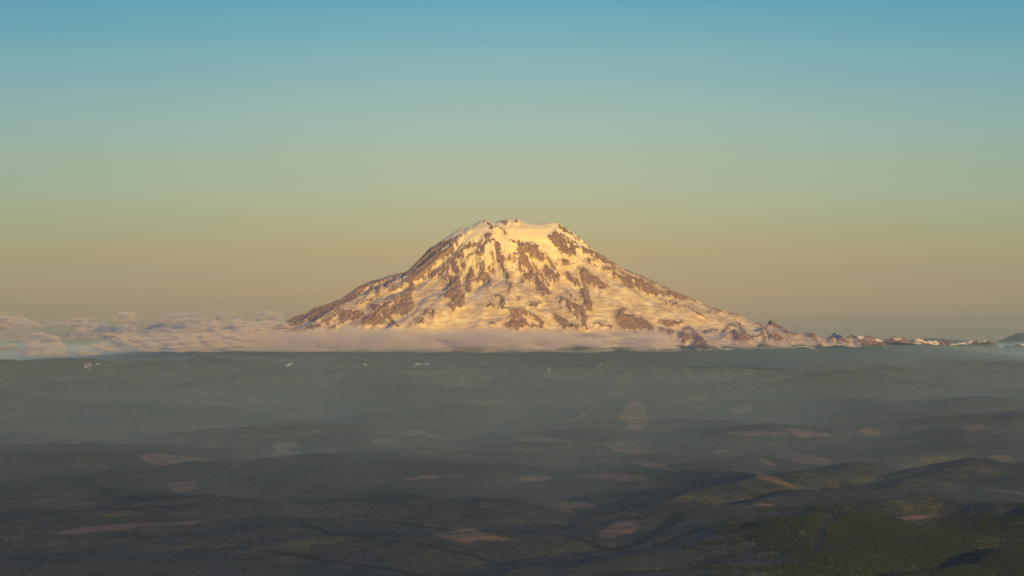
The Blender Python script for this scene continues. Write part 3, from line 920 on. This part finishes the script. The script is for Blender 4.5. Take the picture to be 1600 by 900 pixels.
def cloud(label, u0, u1, v_top, v_base, D0, depth, seed, mat=None, group=None, lump=900.0, cover=0.35, soft=1.0, wav=0.0):
    """closed lens of vapour: billowed top, nearly flat base, thinning out to nothing at its rim"""
    x0, x1 = (u0 - 800) * D0 / F, (u1 - 800) * D0 / F
    zb = CAMZ + (EYE - v_base) * D0 / F
    H = (v_base - v_top) * D0 / F
    cx, lx = (x0 + x1) / 2, (x1 - x0) / 2
    st = max(35.0, min(70.0, lx / 40))
    X, Y = np.meshgrid(np.arange(-lx * 1.1, lx * 1.1, st), np.arange(-depth * 1.1, depth * 1.1, st * 1.5))
    e_ = 1 - ((X / lx) ** 2 + (Y / depth) ** 2) ** 0.9
    n = fbm(X / lump + seed * 3.1, Y / (lump * 1.5) + seed, 5, seed, 0.55)
    f = e_ * 1.5 + 1.5 * n - cover
    bil = 1 - np.abs(fbm(X / (lump * 0.45) + 9, Y / (lump * 0.6), 4, seed + 9, 0.6)) * 2.2
    h = np.clip(f, 0, None)
    h = (1 - np.exp(-h * 1.5)) ** 0.75 * (0.62 + 0.38 * bil) * 1.15
    h = np.where(f > 0, np.maximum(h, 0.002), 0)
    top = zb + H * h + wav * 60 * fbm(X / 1500, Y / 1500, 2, seed + 5)
    bot = zb - 0.16 * H * np.clip(f, 0, 0.6) * (1 + 1.2 * fbm(X / 300, Y / 300, 3, seed + 4)) + wav * 60 * fbm(X / 1500, Y / 1500, 2, seed + 5) - 0.5
    ok = f > 0
    nr, nc = X.shape
    cell = ok[:-1, :-1] | ok[1:, :-1] | ok[:-1, 1:] | ok[1:, 1:]
    # outermost cells have a rim shared by both sheets
    cell[0, :] = cell[-1, :] = False
    cell[:, 0] = cell[:, -1] = False
    used = np.zeros((nr, nc), bool)
    allc = np.ones((nr, nc), bool)
    for dy in (0, 1):
        for dx in (0, 1):
            used[dy:nr - 1 + dy, dx:nc - 1 + dx] |= cell
            allc[dy:nr - 1 + dy, dx:nc - 1 + dx] &= cell
    allc[0, :] = allc[-1, :] = allc[:, 0] = allc[:, -1] = False
    interior = used & allc & ok
    ti = np.full((nr, nc), -1)
    ti[used] = np.arange(used.sum())
    bi = ti.copy()
    bi[interior] = used.sum() + np.arange(interior.sum())
    top = np.where(interior, top, zb + wav * 60 * fbm(X / 1500, Y / 1500, 2, seed + 5))
    co = np.concatenate([np.stack([X[used], Y[used], top[used]], -1), np.stack([X[interior], Y[interior], bot[interior]], -1)])
    r_, c_ = np.nonzero(cell)
    t4 = np.stack([ti[r_, c_], ti[r_, c_ + 1], ti[r_ + 1, c_ + 1], ti[r_ + 1, c_]], -1)
    b4 = np.stack([bi[r_, c_], bi[r_ + 1, c_], bi[r_ + 1, c_ + 1], bi[r_, c_ + 1]], -1)
    same = (t4 == b4[:, [0, 3, 2, 1]]).all(1)
    t4, b4 = t4[~same], b4[~same]
    co[:, 2] -= zb
    o = tri_mesh('cloud', co, np.concatenate([t4, b4]), mat or M_CLOUD, smooth=True)
    o.location = (cx, D0, zb)
    o['label'] = label
    o['category'] = 'cloud'
    if group:
        o['group'] = group
    return o


CG = 'clouds banked left of the mountain'
cloud('long pinkish stratus cloud wrapped round the foot of the snow mountain', 330, 1110, 513, 545, 54500, 2600, 301, wav=0.5, cover=-0.35, lump=1500, group=None)
cloud('thin flat wisp of cloud at the lower right foot of the snow mountain', 1080, 1290, 530, 543, 53500, 900, 302, mat=M_VEIL, cover=0.0, lump=900)
cloud('lumpy low cloud near the left edge, nearest of its bank, with a bright rounded end', 18, 120, 519, 553, 53000, 1300, 303, mat=M_PUFF, group=CG, cover=0.45, lump=600)
cloud('small low cloud touching the dark foothills beside snow-flecked slopes, left of the long stratus', 100, 200, 534, 552, 51500, 800, 304, mat=M_PUFF, group=CG, cover=0.45, lump=500)
cloud('long smooth cloud joining the left bank to the stratus at the mountain foot', 160, 440, 520, 546, 54500, 1700, 305, mat=M_PUFF, group=CG, cover=-0.1, lump=1100)
cloud('grey puffy cloud in the middle of the left bank above the nearest one', 100, 230, 501, 527, 63000, 1500, 306, mat=M_PUFF, group=CG, cover=0.45, lump=700)
cloud('bright orange-topped cloud in the middle of the left bank', 205, 330, 499, 523, 64000, 1400, 307, mat=M_PUFF, group=CG, cover=0.45, lump=700)
cloud('puffy pink cloud highest at the far left edge of the picture', -60, 75, 487, 511, 74000, 2000, 308, mat=M_PUFF, group=CG, cover=0.45, lump=900)
cloud('thin grey cloud streak beneath the puffy one at the far left edge', -70, 130, 512, 530, 62000, 1600, 309, mat=M_VEIL, group=CG, cover=0.35, lump=900)
cloud('small far cumulus on the skyline, first from the left in its row', 165, 232, 484, 501, 61000, 900, 310, mat=M_PUFF, group=CG, cover=0.45, lump=700)
cloud('far pale cloud on the skyline between two small cumulus heads', 240, 335, 486, 503, 62000, 1000, 311, mat=M_PUFF, group=CG, cover=0.15, lump=800)
cloud('small bright cumulus head, topmost of the left bank', 325, 385, 481, 500, 61500, 800, 312, mat=M_PUFF, group=CG, cover=0.45, lump=600)
cloud('far cloud on the skyline closest to the left foot of the mountain', 380, 452, 484, 507, 60500, 900, 313, mat=M_PUFF, group=CG, cover=0.45, lump=700)
cloud('broad soft cloud behind the left end of the mountain, under the skyline row', 290, 470, 499, 522, 58500, 1300, 314, mat=M_PUFF, group=CG, cover=0.0, lump=900)
cloud('narrow cloud streak between the far left puff and the first small cumulus', 60, 170, 494, 508, 60000, 700, 316, mat=M_PUFF, group=CG, cover=0.3, lump=500)
cloud('small flat cloud tucked just behind the leftmost rocks of the mountain foot', 392, 446, 500, 514, 59200, 600, 317, mat=M_PUFF, group=CG, cover=0.3, lump=450)
cloud('ragged low cloud at the very left edge, beneath every other one there', -40, 34, 528, 541, 55000, 700, 318, mat=M_PUFF, group=CG, cover=0.4, lump=450)
cloud('short bright cloud streak in the middle of the left bank over the long smooth one', 225, 300, 512, 523, 57000, 600, 319, mat=M_PUFF, group=CG, cover=0.2, lump=450)

# ------------------------------------------------------------------ conifer forest on the nearest hills
def build_forest():
    rng = np.random.default_rng(5)
    n = 420000
    y = 18300 + (rng.random(n) ** 1.25) * 9500
    x = (rng.random(n) * 0.19 + 0.02) * y
    dens = fbm(x / 420, y / 420, 3, 401) + 0.5 * fbm(x / 90, y / 90, 2, 402)
    right = sstep(0.055, 0.12, x / y + 0.03 * fbm(x / 900, y / 900, 2, 404)) * (1 - sstep(23500, 28000, y))  # trees spread over the right slopes to stand in for their shade
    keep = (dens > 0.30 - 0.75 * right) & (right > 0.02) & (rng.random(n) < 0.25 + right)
    cl = patch_attr(x, y, ground_z(x.copy(), y.copy()), CLEAR)
    keep &= (cl < 0.3) & (rng.random(n) > sstep(23500, 27700, y))
    keep &= valley_shade_attr(x, y, x) < 0.3
    x, y = x[keep], y[keep]
    z = ground_z(x.copy(), y.copy())
    n = len(x)
    h = 13 + 17 * rng.random(n) * (0.6 + 0.4 * rng.random(n))
    w = h * (0.17 + 0.07 * rng.random(n))
    ang = rng.random(n) * 6.28
    co = np.zeros((n, 4, 3))
    for k in range(3):
        co[:, k, 0] = x + w * np.cos(ang + k * 2.094)
        co[:, k, 1] = y + w * np.sin(ang + k * 2.094)
        co[:, k, 2] = z - 3 + 0.08 * h
    co[:, 3, 0] = x
    co[:, 3, 1] = y
    co[:, 3, 2] = z + h
    b = np.arange(n) * 4
    f = np.concatenate([np.stack([b, b + 1, b + 3], -1), np.stack([b + 1, b + 2, b + 3], -1), np.stack([b + 2, b, b + 3], -1)])
    tone = np.repeat(np.clip(rng.random(n) * 0.8 + 0.5 * fbm(x / 700, y / 700, 3, 403), 0, 1) * (1 - valley_shade_attr(x, y, z)), 4)  # tree tone darkens along the painted valley shade too
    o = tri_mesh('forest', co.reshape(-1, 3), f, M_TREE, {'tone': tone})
    o['kind'] = 'stuff'
    o['label'] = 'dense conifer forest painted dark as if in shade on the nearest hills'
    return o


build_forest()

# ------------------------------------------------------------------ haze
def build_mist():
    """low smoky mist pooled over the far lowland, its top rising towards the mountain"""
    m = volume_mat("mist_vapour", MIST_COLOR, MIST_DENSITY, 0.0)
    xs = np.linspace(-34000, 34000, 110)
    ys = np.linspace(19500, 140000, 210)
    X, Y = np.meshgrid(xs, ys)
    yy = Y + 2600 * fbm(X / 5200, Y / 6000, 3, 501)
    top = 430 + 1390 * np.clip((yy - 20500) / 30000, 0, 1) ** 1.35 - 380 * sstep(56000, 67000, yy) - 650 * sstep(67000, 110000, yy) + 60 * fbm(X / 2600, Y / 4200, 3, 502)
    side = np.minimum(sstep(-34000, -30500, X), 1 - sstep(30500, 34000, X))
    top = 210 + (top - 210) * side
    nr, nc = X.shape
    ti = np.arange(nr * nc).reshape(nr, nc)
    co = np.concatenate([np.stack([X, Y, top], -1).reshape(-1, 3), np.stack([X, Y, np.full_like(X, 200.0)], -1).reshape(-1, 3)])
    t4 = np.stack([ti[:-1, :-1], ti[:-1, 1:], ti[1:, 1:], ti[1:, :-1]], -1).reshape(-1, 4)
    b4 = (t4 + nr * nc)[:, ::-1]
    ring = np.concatenate([ti[0, :-1], ti[:-1, -1], ti[-1, :0:-1], ti[:0:-1, 0]])
    nx = np.roll(ring, -1)
    s4 = np.stack([ring, ring + nr * nc, nx + nr * nc, nx], -1)
    o = tri_mesh('valley_mist', co, np.concatenate([t4, b4, s4]), m, smooth=False)
    o['kind'] = 'stuff'
    o['label'] = 'blue-grey mist pooled over the lowland at the foot of the mountain'


MIST_DENSITY = 5.8e-5
MIST_COLOR = (0.50, 0.75, 1.0, 1)
build_mist()


def build_haze():
    m = volume_mat("air", HAZE_COLOR, HAZE_DENSITY, HAZE_ANISO)
    xs, ys, zs = (-200000, 200000), (-41500, 162500), (-100, 4480)
    me = bpy.data.meshes.new('haze')
    vs = [(x, y, z) for x in xs for y in ys for z in zs]
    fs = [(0, 1, 3, 2), (4, 6, 7, 5), (0, 4, 5, 1), (2, 3, 7, 6), (0, 2, 6, 4), (1, 5, 7, 3)]
    me.from_pydata(vs, [], fs)
    me.materials.append(m)
    o = bpy.data.objects.new('haze', me)
    COL.objects.link(o)
    o['kind'] = 'stuff'
    o['label'] = 'smoky evening haze over the whole view'


build_haze()
